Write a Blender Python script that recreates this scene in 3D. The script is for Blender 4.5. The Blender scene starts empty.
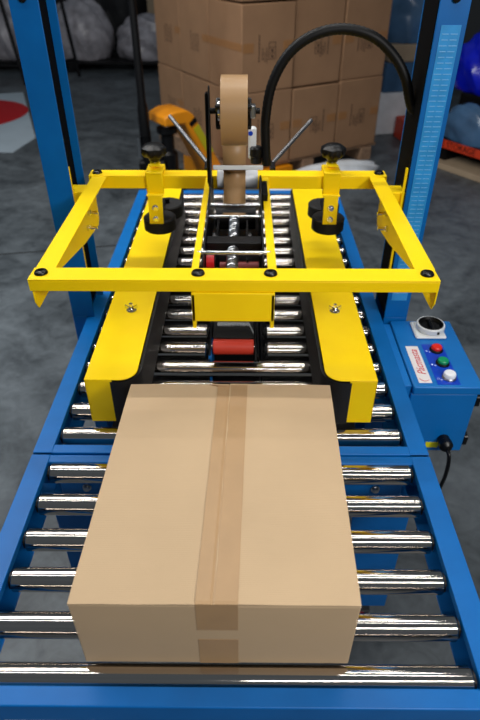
import bpy, bmesh, math, random
from mathutils import Vector, Matrix
random.seed(7)
PI = math.pi
S = bpy.context.scene
C = S.collection
ZR = 0.75                       # top of the rollers

# ------------------------------------------------------------------ materials
def lin(c):
    return tuple(((v/255)/12.92 if v/255 <= .04045 else ((v/255+.055)/1.055)**2.4) for v in c) + (1,)
def mat(name, rgb, rough=.5, metal=0, noise=0, nscale=8, bump=0, bscale=40, spec=.5, coat=0, alpha=1, trans=0, stretch=None):
    m = bpy.data.materials.new(name); m.use_nodes = True
    nt = m.node_tree; b = nt.nodes['Principled BSDF']
    c = lin(rgb)
    b.inputs['Base Color'].default_value = c
    b.inputs['Roughness'].default_value = rough
    b.inputs['Metallic'].default_value = metal
    b.inputs['Specular IOR Level'].default_value = spec
    b.inputs['Coat Weight'].default_value = coat
    b.inputs['Alpha'].default_value = alpha
    b.inputs['Transmission Weight'].default_value = trans
    if noise or bump:
        tc = nt.nodes.new('ShaderNodeTexCoord'); mp = nt.nodes.new('ShaderNodeMapping')
        nt.links.new(tc.outputs['Object'], mp.inputs['Vector'])
        if stretch: mp.inputs['Scale'].default_value = stretch
    if noise:
        n = nt.nodes.new('ShaderNodeTexNoise'); n.inputs['Scale'].default_value = nscale; n.inputs['Detail'].default_value = 5
        nt.links.new(mp.outputs['Vector'], n.inputs['Vector'])
        r = nt.nodes.new('ShaderNodeValToRGB')
        r.color_ramp.elements[0].position = .3; r.color_ramp.elements[1].position = .7
        r.color_ramp.elements[0].color = tuple(v*(1-noise) for v in c[:3])+(1,)
        r.color_ramp.elements[1].color = tuple(min(1, v*(1+noise)) for v in c[:3])+(1,)
        nt.links.new(n.outputs['Fac'], r.inputs['Fac']); nt.links.new(r.outputs['Color'], b.inputs['Base Color'])
    if bump:
        n2 = nt.nodes.new('ShaderNodeTexNoise'); n2.inputs['Scale'].default_value = bscale
        nt.links.new(mp.outputs['Vector'], n2.inputs['Vector'])
        bp = nt.nodes.new('ShaderNodeBump'); bp.inputs['Strength'].default_value = bump; bp.inputs['Distance'].default_value = .002
        nt.links.new(n2.outputs['Fac'], bp.inputs['Height']); nt.links.new(bp.outputs['Normal'], b.inputs['Normal'])
    return m
YEL = mat('yellow_powder_coat', (255,214,0), .45, noise=.03, nscale=20, spec=.25)
BLUE = mat('blue_powder_coat', (0,98,172), .42, noise=.08, nscale=14, spec=.3)
BLUE_BOX = mat('control_box_blue_paint', (0,110,188), .45, noise=.04, nscale=20)
STEEL = mat('polished_roller_steel', (196,189,182), .085, 1, bump=.03, bscale=70, stretch=(.01,3,3), noise=.08, nscale=60)
CHROME = mat('chrome', (225,225,225), .12, 1)
ZROD = mat('dull_steel_rod', (120,120,122), .5, 1)
ZINC = mat('zinc_plate', (170,172,175), .3, 1)
BLACK = mat('black_plastic', (8,8,10), .35, spec=.35)
RUBBER = mat('black_rubber', (8,8,9), .65, bump=.3, bscale=300)
CAVITYBLK = mat('matt_black_cavity_shade', (5,5,7), .8, spec=.08)  # flat black standing in for the shade inside the posts
BLKSTEEL = mat('black_painted_steel', (6,6,8), .45, spec=.25)
GAPDARK = mat('dark_bolt_head', (30,30,30), .25, .6)
WHITE = mat('white_plastic', (225,228,230), .4)
ROLLW = mat('pale_grey_roller_plastic', (228,232,238), .35)
RED = mat('red_rubber_roller', (205,58,38), .45)
REDK = mat('red_knob', (190,15,25), .35)
MAROON = mat('maroon_caster_wheel', (120,12,40), .5)
GREEN = mat('green_button_plastic', (0,150,95), .35)
REDB = mat('red_button_plastic', (225,35,20), .35)
WHITEB = mat('white_button_plastic', (240,244,250), .3)
DECAL = mat('blue_button_plate', (0,62,190), .35)
PAPER = mat('white_sticker_paper', (232,226,228), .5)
INKR = mat('red_ink', (200,30,45), .5)
INKW = mat('white_ink', (210,225,245), .5)
SCALE = mat('pale_blue_scale_film', (46,146,214), .35, noise=.14, nscale=30)
TICK = mat('scale_tick_print', (120,185,232), .4)
TAPE = mat('kraft_paper_tape', (166,130,88), .42, noise=.03, nscale=5)
ROLLSIDE = mat('tape_roll_side', (170,128,78), .7)
TAPEBOX = mat('brown_packing_tape', (172,138,98), .5, noise=.04, nscale=30)
TAPEOLD = mat('faded_carton_tape', (160,114,72), .35)
INKB = mat('carton_print_ink', (70,48,36), .8)
ORANGE = mat('orange_jack_paint', (238,148,14), .4, noise=.05)
YGREEN = mat('yellow_green_sticker', (190,180,20), .5)
FILM = mat('grey_stretch_film', (160,156,162), .35, noise=.35, nscale=9, bump=1, bscale=14)
FILMD = mat('dark_stretch_film', (26,26,29), .55, noise=.3, nscale=5)
BLUEBAG = mat('deep_blue_plastic_film', (8,26,190), .22, noise=.3, nscale=6, bump=1, bscale=10)
CLEARB = mat('milky_blue_plastic_film', (70,104,140), .25, noise=.35, nscale=4, bump=1, bscale=10)
WRAPW = mat('white_plastic_wrap', (236,240,244), .4, noise=.1, nscale=9, bump=1, bscale=12)
WOOD = mat('pallet_wood', (150,120,95), .8, noise=.25, nscale=6, stretch=(1,6,6))
REDFILM = mat('orange_red_tape', (205,58,24), .5)
MATW = mat('white_floor_sheet', (178,192,202), .6, noise=.1, nscale=2)
MATR = mat('red_disc_print', (190,14,24), .55)
BRUSH = mat('pale_bristle', (200,205,210), .6)
BEIGE = mat('beige_carton', (165,145,120), .7, noise=.1)
HOSE = mat('black_conduit', (5,5,6), .5, spec=.25)
YTAPE = mat('yellow_sticker', (235,225,20), .5)

def cardboard(name, rgb, scale=420, axis=1, strength=.25, noise=.05):
    m = mat(name, rgb, .75, noise=noise, nscale=6, spec=.25)
    nt = m.node_tree; b = nt.nodes['Principled BSDF']
    tc = nt.nodes.new('ShaderNodeTexCoord'); w = nt.nodes.new('ShaderNodeTexWave')
    w.wave_type = 'BANDS'; w.bands_direction = 'XYZ'[axis]; w.inputs['Scale'].default_value = scale/6.28
    w.inputs['Distortion'].default_value = .6
    nt.links.new(tc.outputs['Object'], w.inputs['Vector'])
    bp = nt.nodes.new('ShaderNodeBump'); bp.inputs['Strength'].default_value = strength; bp.inputs['Distance'].default_value = .0006
    nt.links.new(w.outputs['Fac'], bp.inputs['Height']); nt.links.new(bp.outputs['Normal'], b.inputs['Normal'])
    return m
CARD = cardboard('kraft_cardboard', (191,164,130), 700, 1)
CARTON = cardboard('brown_carton_board', (156,120,90), 300, 0, .1, .08)
EDGE = mat('carton_cut_edge', (150,108,70), .85)

# floor
FLOOR = mat('worn_concrete', (92,98,102), .42, spec=.5)
nt = FLOOR.node_tree; b = nt.nodes['Principled BSDF']
tc = nt.nodes.new('ShaderNodeTexCoord')
def ntex(scale, dist, detail=8, dim=.6):
    n = nt.nodes.new('ShaderNodeTexNoise'); n.inputs['Scale'].default_value = scale
    n.inputs['Detail'].default_value = detail; n.inputs['Roughness'].default_value = dim
    n.inputs['Distortion'].default_value = dist
    nt.links.new(tc.outputs['Object'], n.inputs['Vector']); return n
n1 = ntex(1.6, 1.4); n2 = ntex(14, .8); 
mx = nt.nodes.new('ShaderNodeMath'); mx.operation = 'MULTIPLY_ADD'; mx.inputs[1].default_value = .35
nt.links.new(n2.outputs['Fac'], mx.inputs[0]); 
mm = nt.nodes.new('ShaderNodeMath'); mm.operation = 'MULTIPLY'; mm.inputs[1].default_value = .65
nt.links.new(n1.outputs['Fac'], mm.inputs[0]); nt.links.new(mm.outputs[0], mx.inputs[2])
rp = nt.nodes.new('ShaderNodeValToRGB')
rp.color_ramp.elements[0].position = .36; rp.color_ramp.elements[1].position = .64
rp.color_ramp.elements[0].color = lin((50,55,59)); rp.color_ramp.elements[1].color = lin((106,113,118))
nt.links.new(mx.outputs[0], rp.inputs['Fac']); nt.links.new(rp.outputs['Color'], b.inputs['Base Color'])
rr = nt.nodes.new('ShaderNodeMapRange'); rr.inputs['To Min'].default_value = .3; rr.inputs['To Max'].default_value = .6
nt.links.new(n1.outputs['Fac'], rr.inputs['Value']); nt.links.new(rr.outputs['Result'], b.inputs['Roughness'])
WALLM = mat('dark_warehouse_wall', (50,48,48), .8, noise=.1, nscale=1)

# ------------------------------------------------------------------ mesh helpers
def bx(bm, x0, x1, y0, y1, z0, z1, bev=0, rot=0, seg=1):
    r = bmesh.ops.create_cube(bm, size=1)
    M = Matrix.Translation(((x0+x1)/2, (y0+y1)/2, (z0+z1)/2)) @ Matrix.Rotation(rot, 4, 'Z') @ Matrix.Diagonal((x1-x0, y1-y0, z1-z0, 1))
    bmesh.ops.transform(bm, matrix=M, verts=r['verts'])
    if bev:
        es = list({e for v in r['verts'] for e in v.link_edges})
        bmesh.ops.bevel(bm, geom=es, offset=bev, segments=seg, affect='EDGES', profile=.6)
    return bm
def cyl(bm, p, q, r, n=24, r2=None, cap=True):
    p, q = Vector(p), Vector(q); d = q-p
    M = Matrix.Translation((p+q)/2) @ d.to_track_quat('Z', 'Y').to_matrix().to_4x4()
    bmesh.ops.create_cone(bm, cap_ends=cap, segments=n, radius1=r, radius2=r if r2 is None else r2, depth=d.length, matrix=M)
    return bm
def lathe(bm, prof, origin, axis='Z', n=32):
    """prof: (radius, height) pairs turned round an axis through origin"""
    o = Vector(origin); rings = []
    for r, h in prof:
        ring = []
        for k in range(n):
            a = 2*PI*k/n; c, s = r*math.cos(a), r*math.sin(a)
            v = {'Z': (c, s, h), 'X': (h, c, s), 'Y': (c, h, s)}[axis]
            ring.append(bm.verts.new(o+Vector(v)))
        rings.append(ring)
    for a, b_ in zip(rings, rings[1:]):
        for k in range(n):
            bm.faces.new((a[k], a[(k+1) % n], b_[(k+1) % n], b_[k]))
    for ring in (rings[0], rings[-1]):
        try: bm.faces.new(ring)
        except ValueError: pass
    return bm
def prism(bm, pts, axis, a, b_):
    """extrude a polygon along an axis; pts are the two other coordinates in xyz order"""
    def mk(p, t):
        return {'X': (t, p[0], p[1]), 'Y': (p[0], t, p[1]), 'Z': (p[0], p[1], t)}[axis]
    v0 = [bm.verts.new(mk(p, a)) for p in pts]; v1 = [bm.verts.new(mk(p, b_)) for p in pts]
    bm.faces.new(v0); bm.faces.new(list(reversed(v1)))
    n = len(pts)
    for i in range(n):
        bm.faces.new((v0[i], v1[i], v1[(i+1) % n], v0[(i+1) % n]))
    return bm
def tube(bm, pts, r, n=12, closed_ends=True):
    pts = [Vector(p) for p in pts]; rings = []
    up = Vector((0, 0, 1)); prev = None
    for i, p in enumerate(pts):
        t = (pts[min(i+1, len(pts)-1)]-pts[max(i-1, 0)]).normalized()
        if prev is None:
            u = t.cross(up) if abs(t.dot(up)) < .95 else t.cross(Vector((1, 0, 0)))
        else:
            u = prev - t*prev.dot(t)
        u.normalize(); prev = u; w = t.cross(u)
        rad = r[i] if isinstance(r, (list, tuple)) else r
        rings.append([bm.verts.new(p+u*rad*math.cos(2*PI*k/n)+w*rad*math.sin(2*PI*k/n)) for k in range(n)])
    for a, b_ in zip(rings, rings[1:]):
        for k in range(n): bm.faces.new((a[k], a[(k+1) % n], b_[(k+1) % n], b_[k]))
    if closed_ends:
        bm.faces.new(rings[0]); bm.faces.new(rings[-1])
    return bm
def smooth_path(P, n=12):
    P = [Vector(p) for p in P]; out = []
    Q = [P[0]*2-P[1]] + P + [P[-1]*2-P[-2]]
    for i in range(1, len(Q)-2):
        for k in range(n):
            t = k/n; a, b_, c, d = Q[i-1], Q[i], Q[i+1], Q[i+2]
            out.append(.5*((2*b_)+(c-a)*t+(2*a-5*b_+4*c-d)*t*t+(3*b_-a-3*c+d)*t**3))
    out.append(P[-1]); return out
def NB(): return bmesh.new()
ROOTLOC = {}
def rootloc(o):
    while o is not None and o.parent: o = o.parent
    return ROOTLOC.get(o.name, Vector((0, 0, 0))) if o else Vector((0, 0, 0))
def obj(name, bm, m, parent=None, smooth=True, label=None, bevel=0):
    bmesh.ops.recalc_face_normals(bm, faces=bm.faces)
    loc = rootloc(parent)
    if parent is not None: bmesh.ops.translate(bm, verts=bm.verts, vec=-loc)
    me = bpy.data.meshes.new(name); bm.to_mesh(me); bm.free()
    me.materials.append(m)
    if smooth:
        for p in me.polygons: p.use_smooth = True
        try: me.set_sharp_from_angle(angle=math.radians(35))
        except Exception: pass
    o = bpy.data.objects.new(name, me); C.objects.link(o)
    if parent is not None: o.parent = parent
    if label: o['label'] = label
    if bevel:
        md = o.modifiers.new('bevel', 'BEVEL'); md.width = bevel; md.segments = 2; md.limit_method = 'ANGLE'
        md.harden_normals = False
    return o
def thing(name, label, cat, loc, group=None):
    o = bpy.data.objects.new(name, None); C.objects.link(o); o.empty_display_size = .1
    o.location = loc; ROOTLOC[o.name] = Vector(loc)
    o['label'] = label; o['category'] = cat
    if group: o['group'] = group
    return o
def solo(name, bm, m, label, cat, group=None, bevel=0, kind=None):
    """a thing that is one mesh: origin moved to its base centre"""
    xs = [v.co.x for v in bm.verts]; ys = [v.co.y for v in bm.verts]; zs = [v.co.z for v in bm.verts]
    c = Vector(((min(xs)+max(xs))/2, (min(ys)+max(ys))/2, min(zs)))
    bmesh.ops.translate(bm, verts=bm.verts, vec=-c)
    o = obj(name, bm, m, None, bevel=bevel); o.location = c
    ROOTLOC[o.name] = c
    o['label'] = label; o['category'] = cat
    if group: o['group'] = group
    if kind: o['kind'] = kind
    return o
def copy_tree(o, parent=None):
    c = o.copy(); C.objects.link(c)
    if parent: c.parent = parent
    for ch in [x for x in allobjs() if x.parent == o]: copy_tree(ch, c)
    return c
def allobjs(): return list(C.objects)
def copy_shift(o, parent, dy):
    """copy a part and its sub-parts inside the same thing, moved along Y"""
    c = o.copy(); C.objects.link(c); c.parent = parent; c.location.y += dy
    for ch in [x for x in o.children]:
        d = ch.copy(); C.objects.link(d); d.parent = c
    return c
def textobj(name, body, m, size, mw, parent=None, shear=0, extrude=.0002):
    cu = bpy.data.curves.new(name, 'FONT'); cu.body = body; cu.size = size; cu.extrude = extrude
    cu.align_x = 'CENTER'; cu.align_y = 'CENTER'; cu.shear = shear
    t = bpy.data.objects.new(name+'_tmp', cu); C.objects.link(t)
    dg = bpy.context.evaluated_depsgraph_get()
    me = bpy.data.meshes.new_from_object(t.evaluated_get(dg))
    bpy.data.objects.remove(t)
    me.transform(mw)
    if parent is not None: me.transform(Matrix.Translation(-rootloc(parent)))
    me.materials.clear(); me.materials.append(m)
    o = bpy.data.objects.new(name, me); C.objects.link(o)
    if parent is not None: o.parent = parent
    return o

# ------------------------------------------------------------------ the setting
def structure(name, bm, m):
    o = obj(name, bm, m); o['kind'] = 'structure'; return o
structure('floor', bx(NB(), -7, 7, -2, 12, -.1, 0), FLOOR)
structure('wall_back', bx(NB(), -7, 7, 12, 12.2, 0, 4), WALLM)
# thin saw-cut joints in the slab
bm = NB(); bx(bm, -3.2, 0, 3.03, 3.042, 0, .0012, rot=0)
for v in bm.verts: v.co.y += (v.co.x+1.6)*.19
structure('trim_1', bm, mat('slab_joint', (30,30,32), .9))

# ------------------------------------------------------------------ rollers
def roller(parent, y, x0, x1, r=.0185, capl=True, capr=True):
    zc = ZR-r
    tb = obj('roller', lathe(NB(), [(r-.003, x0+.0005), (r, x0+.003), (r, x1-.003), (r-.003, x1-.0005)], (0, y, zc), 'X', 40), STEEL, parent)
    for x, s in ((x0, -1), (x1, 1)):
        bm = NB(); lathe(bm, [(r-.0045, 0), (r-.004, s*.0025), (.006, s*.004), (.0055, s*.009)], (x, y, zc), 'X', 20)
        obj('end_cap', bm, BLACK, tb)
    return tb

# ------------------------------------------------------------------ infeed table
XI, XO = .337, .373
def channel_rail(sx, y0, y1, h):
    t = .003
    pts = [(XO, ZR-.002), (XI, ZR-.002), (XI, ZR-.016), (XI+t, ZR-.016), (XI+t, ZR-.002-t), (XO-t, ZR-.002-t), (XO-t, ZR-h+t), (XI+t, ZR-h+t), (XI+t, ZR-h), (XO, ZR-h)]
    # outward-facing web, flange on top; opening towards the rollers
    return prism(NB(), [(sx*p[0], p[1]) for p in pts], 'Y', y0, y1)
inf = thing('roller_table', 'blue framed infeed roller table in the foreground carrying the taped carton', 'roller conveyor', (0, .54, .6))
for sx, nm in ((-1, 'left'), (1, 'right')):
    obj('side_rail', channel_rail(sx, .32, .757, .085), BLUE, inf, bevel=.0012)
bm = NB(); bx(bm, -XI-.001, XI+.001, .32, .346, ZR-.045, ZR-.0025)
obj('crossbar', bm, BLUE, inf, bevel=.002)
bm = NB(); bx(bm, -XI-.001, XI+.001, .738, .757, ZR-.045, ZR-.0025)
obj('crossbar', bm, BLUE, inf, bevel=.002)
pr = roller(inf, .363, -.331, .331)
for k in range(1, 6):
    copy_shift(pr, inf, k*.0726)
for sx in (-1, 1):           # support legs at the near end, outside the frame of the picture
    bm = NB(); bx(bm, sx*.355-.018, sx*.355+.018, .33, .37, 0, ZR-.085)
    obj('leg', bm, BLUE, inf, bevel=.002)

# ------------------------------------------------------------------ machine bed
Y0, Y1 = .762, 2.12
mac = thing('carton_sealer', 'blue carton sealing machine bed with steel rollers and two tall upright posts', 'packing machine', (0, 1.44, 0))
for sx in (-1, 1):
    obj('side_rail', channel_rail(sx, Y0, Y1, .12), BLUE, mac, bevel=.0012)
fb = obj('front_beam', bx(NB(), -XI-.001, XI+.001, Y0, Y0+.022, ZR-.12, ZR-.0025), BLUE, mac, bevel=.002)
for x in (-.285, .285):
    obj('bolt', lathe(NB(), [(.009, Y0-.0005), (.009, Y0-.003), (.006, Y0-.003), (.006, Y0-.008), (.003, Y0-.0085)], (x, 0, .652), 'Y', 12), ZINC, fb)
obj('rear_beam', bx(NB(), -XI-.001, XI+.001, Y1-.03, Y1, ZR-.12, ZR-.0025), BLUE, mac, bevel=.002)
for y in (1.25, 1.75):
    pass
for sx in (-1, 1):
    for y in (.80, 2.05):
        # folded sheet leg: wide front face and a side return
        bm = NB()
        prism(bm, [(sx*.385-0*sx, y), (sx*.262, y), (sx*.262, y+.003), (sx*.382, y+.003), (sx*.382, y+.07), (sx*.385, y+.07)], 'Z', .16, ZR-.121)
        lg = obj('leg', bm, BLUE, mac, bevel=.001)
        bm = NB(); cyl(bm, (sx*.33, y+.035, .11), (sx*.33, y+.035, .17), .012)
        bx(bm, sx*.33-.045, sx*.33+.045, y+.005, y+.065, .155, .162)
        bx(bm, sx*.33-.026, sx*.33-.022, y+.012, y+.055, .04, .115); bx(bm, sx*.33+.022, sx*.33+.026, y+.012, y+.055, .04, .115)
        bx(bm, sx*.33-.026, sx*.33+.026, y+.012, y+.055, .112, .116)
        obj('caster_fork', bm, ZINC, lg)
        bm = NB(); lathe(bm, [(.012, -.017), (.04, -.017), (.045, -.012), (.045, .012), (.04, .017), (.012, .017)], (sx*.33, y+.03, .045), 'X', 28)
        obj('caster_wheel', bm, MAROON, lg, label='maroon caster wheel')
# rollers: full width in front of and behind the tape head, split pairs beside it
p_full = None; p_l = None; p_r = None
GL, GR = -.064, .078
k = 0
while True:
    y = .822+.0735*k
    if y > 2.08: break
    if k <= 3 or y > 1.52:
        if p_full is None: p_full = roller(mac, y, -.331, .331); yf = y
        else: copy_shift(p_full, mac, y-yf)
    else:
        if p_l is None:
            p_l = roller(mac, y, -.331, GL); p_r = roller(mac, y, GR, .331); ys = y
        else:
            copy_shift(p_l, mac, y-ys); copy_shift(p_r, mac, y-ys)
    k += 1
# inner rails holding the inner roller ends
for x in (GL+.010, GR-.014):
    obj('inner_rail', bx(NB(), x, x+.004, 1.045, 1.53, ZR-.09, ZR-.012), BLUE if x < 0 else BLKSTEEL, mac, bevel=.001)
# drip / guard pan under the bed
obj('under_pan', bx(NB(), -.30, .30, .98, 2.0, ZR-.20, ZR-.196), BLKSTEEL, mac)
obj('motor_housing', bx(NB(), -.12, .12, 1.15, 1.5, .30, .548, .01), BLKSTEEL, mac)

# upright posts (C channels opening inwards)
PY = 1.235
for sx in (-1, 1):
    o_, i_ = (.41, .355) if sx < 0 else (.436, .379)
    ld = .018 if sx < 0 else .001
    t = .004
    pts = [(i_, PY), (o_, PY), (o_, PY+.115), (i_, PY+.115), (i_, PY+.115-t), (o_-t, PY+.115-t), (o_-t, PY+t), (i_, PY+t)]
    off = .004
    il = max(i_, .3745)
    obj('post_column', prism(NB(), [(sx*(il if abs(p[0]-i_) < 1e-6 else p[0]), p[1]) for p in pts], 'Z', .05, ZR-.001), BLUE, mac, bevel=.001)
    po = obj('post', prism(NB(), [(sx*(p[0]+(.024 if p[0] < .36 else 0)) if False else sx*p[0], p[1]) for p in pts], 'Z', ZR-.0008, 1.85), BLUE, mac, bevel=.001)
    lo = obj('post_foot', bx(NB(), min(sx*(i_ if sx > 0 else .374), sx*(o_+.02)), max(sx*(i_ if sx > 0 else .374), sx*(o_+.02)), PY-.02, PY+.135, .0, .0495), BLUE, mac, bevel=.001)
    # black filler added so the inside of the channel stays dark
    bm = NB(); bx(bm, min(sx*(i_+ld), sx*(o_-.0045)), max(sx*(i_+ld), sx*(o_-.0045)), PY+.012, PY+.1105, ZR+.004, 1.845)
    obj('cavity_filler', bm, CAVITYBLK, po, label='black filler added to darken the inside of the post')
    # gusset plate at the foot
    bm = NB(); prism(bm, [(PY-.004, ZR+.001), (PY-.05, ZR+.001), (PY-.004, ZR+.12)], 'X', sx*.36, sx*.366)
    obj('cap_plate', bx(NB(), min(sx*(i_-.004), sx*(o_+.004)), max(sx*(i_-.004), sx*(o_+.004)), PY-.005, PY+.12, 1.851, 1.857), BLUE, po)
    bm.free()
    if sx == 1:
        xm = .4078
        sc = obj('height_scale', bx(NB(), .389, .4265, PY-.0009, PY-.0002, .80, 1.394), SCALE, po, label='pale blue height scale sticker')
        bm = NB(); z = .82; j = 0
        while z < 1.385:
            w = .034 if j % 5 == 0 else .029
            bx(bm, xm-w/2, xm-.002, PY-.0014, PY-.0008, z, z+.0013)
            bx(bm, xm+.001, xm+w/2, PY-.0014, PY-.0008, z, z+.0013)
            z += .0098; j += 1
        obj('tick_marks', bm, TICK, sc) if False else obj('tick_marks', bm, TICK, po)
    obj('post_bolt', lathe(NB(), [(.008, 0), (.008, -.004), (.004, -.005)], (sx*(o_+i_)/2, PY-.0005, 1.437), 'Y', 10), GAPDARK, po)

# ------------------------------------------------------------------ side belt drives
def hood(sx):
    base = thing('side_belt_drive', ('left' if sx < 0 else 'right')+'-hand yellow belt drive hood running '+('beside the bare left rail' if sx < 0 else 'along the side with the control box'),
                 'belt drive', (sx*.225, 1.36, ZR), 'yellow side belt drives')
    xi, xo, y0, y1, zt, t = .179, .2755, .84, 1.88, .862, .0025
    R = .032
    arc = [(xi+R-R*math.cos(a), y0+R-R*math.sin(a)) for a in [i*PI/2/8 for i in range(9)]]
    outline = [(xi, y1-.05)] + arc + [(xo, y0), (xo, y1), (xi+.045, y1)]
    pts = [(sx*p[0], p[1]) for p in outline]
    bm = NB(); prism(bm, pts, 'Z', zt-t, zt)
    prism(bm, [(sx*(xo-t), y0), (sx*xo, y0), (sx*xo, y1), (sx*(xo-t), y1)], 'Z', ZR+.02, zt-t)       # outer side wall
    prism(bm, [(sx*(.224), y0), (sx*(xo), y0), (sx*(xo), y0+t), (sx*(.224), y0+t)], 'Z', ZR+.006, zt-t)   # front skirt
    prism(bm, [(sx*(xi+.045), y1), (sx*(xo), y1), (sx*(xo), y1-t), (sx*(xi+.045), y1-t)], 'Z', ZR+.006, zt-t)
    h = obj('hood', bm, YEL, base, bevel=.001)
    # wing bolt on top
    bm = NB(); c = (sx*.224, 1.083)
    cyl(bm, (c[0], c[1], zt), (c[0], c[1], zt+.002), .011); cyl(bm, (c[0], c[1], zt), (c[0], c[1], zt+.018), .004, 12)
    lathe(bm, [(.0065, zt+.002), (.0075, zt+.006), (.005, zt+.010)], (c[0], c[1], 0), 'Z', 12)
    for s in (-1, 1):
        prism(bm, [(c[0]+s*.004, zt+.004), (c[0]+s*.014, zt+.007), (c[0]+s*.013, zt+.015), (c[0]+s*.005, zt+.010)], 'Y', c[1]-.0015, c[1]+.0015)
    obj('wing_bolt', bm, CHROME, h)
    # belt: stadium-shaped loop with tread
    bm = NB(); cx, r, th = .2165, .0435, .005
    ya, yb = y0+.042, y1-.06
    path = []
    N = 60
    for i in range(N): path.append((cx-r, yb+(ya-yb)*i/N))
    for i in range(25): a = PI+PI*i/24; path.append((cx+r*math.cos(a), ya+r*math.sin(a)))
    for i in range(1, N): path.append((cx+r, ya+(yb-ya)*i/N))
    for i in range(25): a = PI*i/24; path.append((cx+r*math.cos(a), yb+r*math.sin(a)))
    n = len(path); ri = []
    for i, p in enumerate(path):
        q0, q1 = path[i-1], path[(i+1) % n]
        tx, ty = q1[0]-q0[0], q1[1]-q0[1]; L = math.hypot(tx, ty) or 1
        nx, ny = -ty/L, tx/L
        ri.append([bm.verts.new((sx*(p[0]+nx*o), p[1]+ny*o, z)) for o, z in ((0, ZR+.004), (0, zt-.006), (th, zt-.006), (th, ZR+.004))])
    for i in range(n):
        a, b_ = ri[i], ri[(i+1) % n]
        for k in range(4): bm.faces.new((a[k], a[(k+1) % 4], b_[(k+1) % 4], b_[k]))
    obj('belt', bm, RUBBER, base)
    for y in (ya, yb):
        bm = NB(); lathe(bm, [(.008, ZR+.002), (.039, ZR+.003), (.041, ZR+.006), (.041, zt-.01), (.039, zt-.007), (.008, zt-.006)], (sx*cx, y, 0), 'Z', 32)
        obj('drum', bm, BLKSTEEL, base)
    obj('inner_frame', bx(NB(), min(sx*.184, sx*.25), max(sx*.184, sx*.25), ya+.05, yb-.05, ZR+.008, zt-.012), BLKSTEEL, base)
    return base
hood(-1); hood(1)

# ------------------------------------------------------------------ yellow gantry frame
ZF = 1.08
g = thing('lift_frame', 'bright yellow rectangular lifting frame riding between the two blue posts', 'machine frame', (0, 1.09, ZF-.1))
def lbar(x0, x1, ya, yb, top, face, t=.003, front=True):
    bm = NB(); bx(bm, x0, x1, ya, yb, top-t, top)
    if front: bx(bm, x0, x1, ya, ya+t, top-face, top-t)
    bx(bm, x0, x1, yb-t, yb, top-face, top-t)
    return bm
fbar = obj('front_bar', lbar(-.329, .343, .826, .868, ZF+.0015, .022), YEL, g, bevel=.001)
rbar = obj('rear_bar', lbar(-.336, .352, 1.315, 1.355, ZF+.0015, .030), YEL, g, bevel=.001)
for sx in (-1, 1):
    bm = NB()
    xo, xi = (.328, .294) if sx < 0 else (.345, .311)
    bx(bm, min(sx*xo, sx*xi), max(sx*xo, sx*xi), .8685, 1.3145, ZF-.003, ZF)
    prism(bm, [(.832, ZF-.023), (.832, ZF-.046), (.842, ZF-.062), (.98, ZF-.062), (1.17, ZF-.098), (1.30, ZF-.113), (1.314, ZF-.10), (1.314, ZF-.003), (.8685, ZF-.003), (.8685, ZF-.023)], 'X', sx*(xo), sx*(xo-.003))
    sb = obj('side_bar', bm, YEL, g, bevel=.001)
    # slide block reaching into the post channel
    bm = NB(); bx(bm, min(sx*(xo+.0005), sx*(xo+.040)), max(sx*(xo+.0005), sx*(xo+.040)), PY+.012, PY+.060, ZF-.10, ZF-.012)
    obj('slide_block', bm, YEL, g, bevel=.001)
    bm = NB(); bx(bm, min(sx*(xo+.027), sx*(xo+.031)), max(sx*(xo+.027), sx*(xo+.031)), PY+.0045, PY+.011, ZF-.20, ZF+.045); obj('guide_strip', bm, YEL, g)
    for zz, yy in ((ZF-.05, 1.225), (ZF-.075, 1.20)):
        obj('hex_bolt', lathe(NB(), [(.0065, 0), (.0065, -sx*.006), (.0035, -sx*.0062), (.0035, -sx*.022)], (sx*(xo-.0032), yy, zz), 'X', 12), CHROME, sb)
for x, y in ((-.312, .848), (.326, .848), (-.319, 1.335), (.336, 1.335), (-.052, .848), (.068, .848)):
    par = fbar if y < 1 else rbar
    obj('bolt_head', lathe(NB(), [(.0115, ZF+.0018), (.0115, ZF+.003), (.0095, ZF+.006), (.005, ZF+.0075), (.0045, ZF+.0055), (.0005, ZF+.0055)], (x, y, 0), 'Z', 20), GAPDARK, par)
# centre hanging channel on the front bar
bm = NB(); bx(bm, -.063, .075, .8225, .8255, 1.004, ZF-.0225)
bx(bm, -.063, .075, .8225, .86, ZF-.0235, ZF-.0212)
for x in (-.063, .069):
    bx(bm, x, x+.006, 0.8225, .86, .990, 1.056)
obj('front_guard', bm, YEL, g, bevel=.0015)
# two yellow runners between front and rear bar
for x0, x1 in ((-.065, -.053), (.064, .079)):
    bm = NB(); bx(bm, x0, x1, .8685, 1.3145, ZF-.004, ZF-.001)
    xx = x0 if x0 < 0 else x1-.003
    bx(bm, xx, xx+.003, .8685, 1.3145, ZF-.03, ZF-.004)
    obj('runner', bm, YEL, g, bevel=.001)

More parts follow.
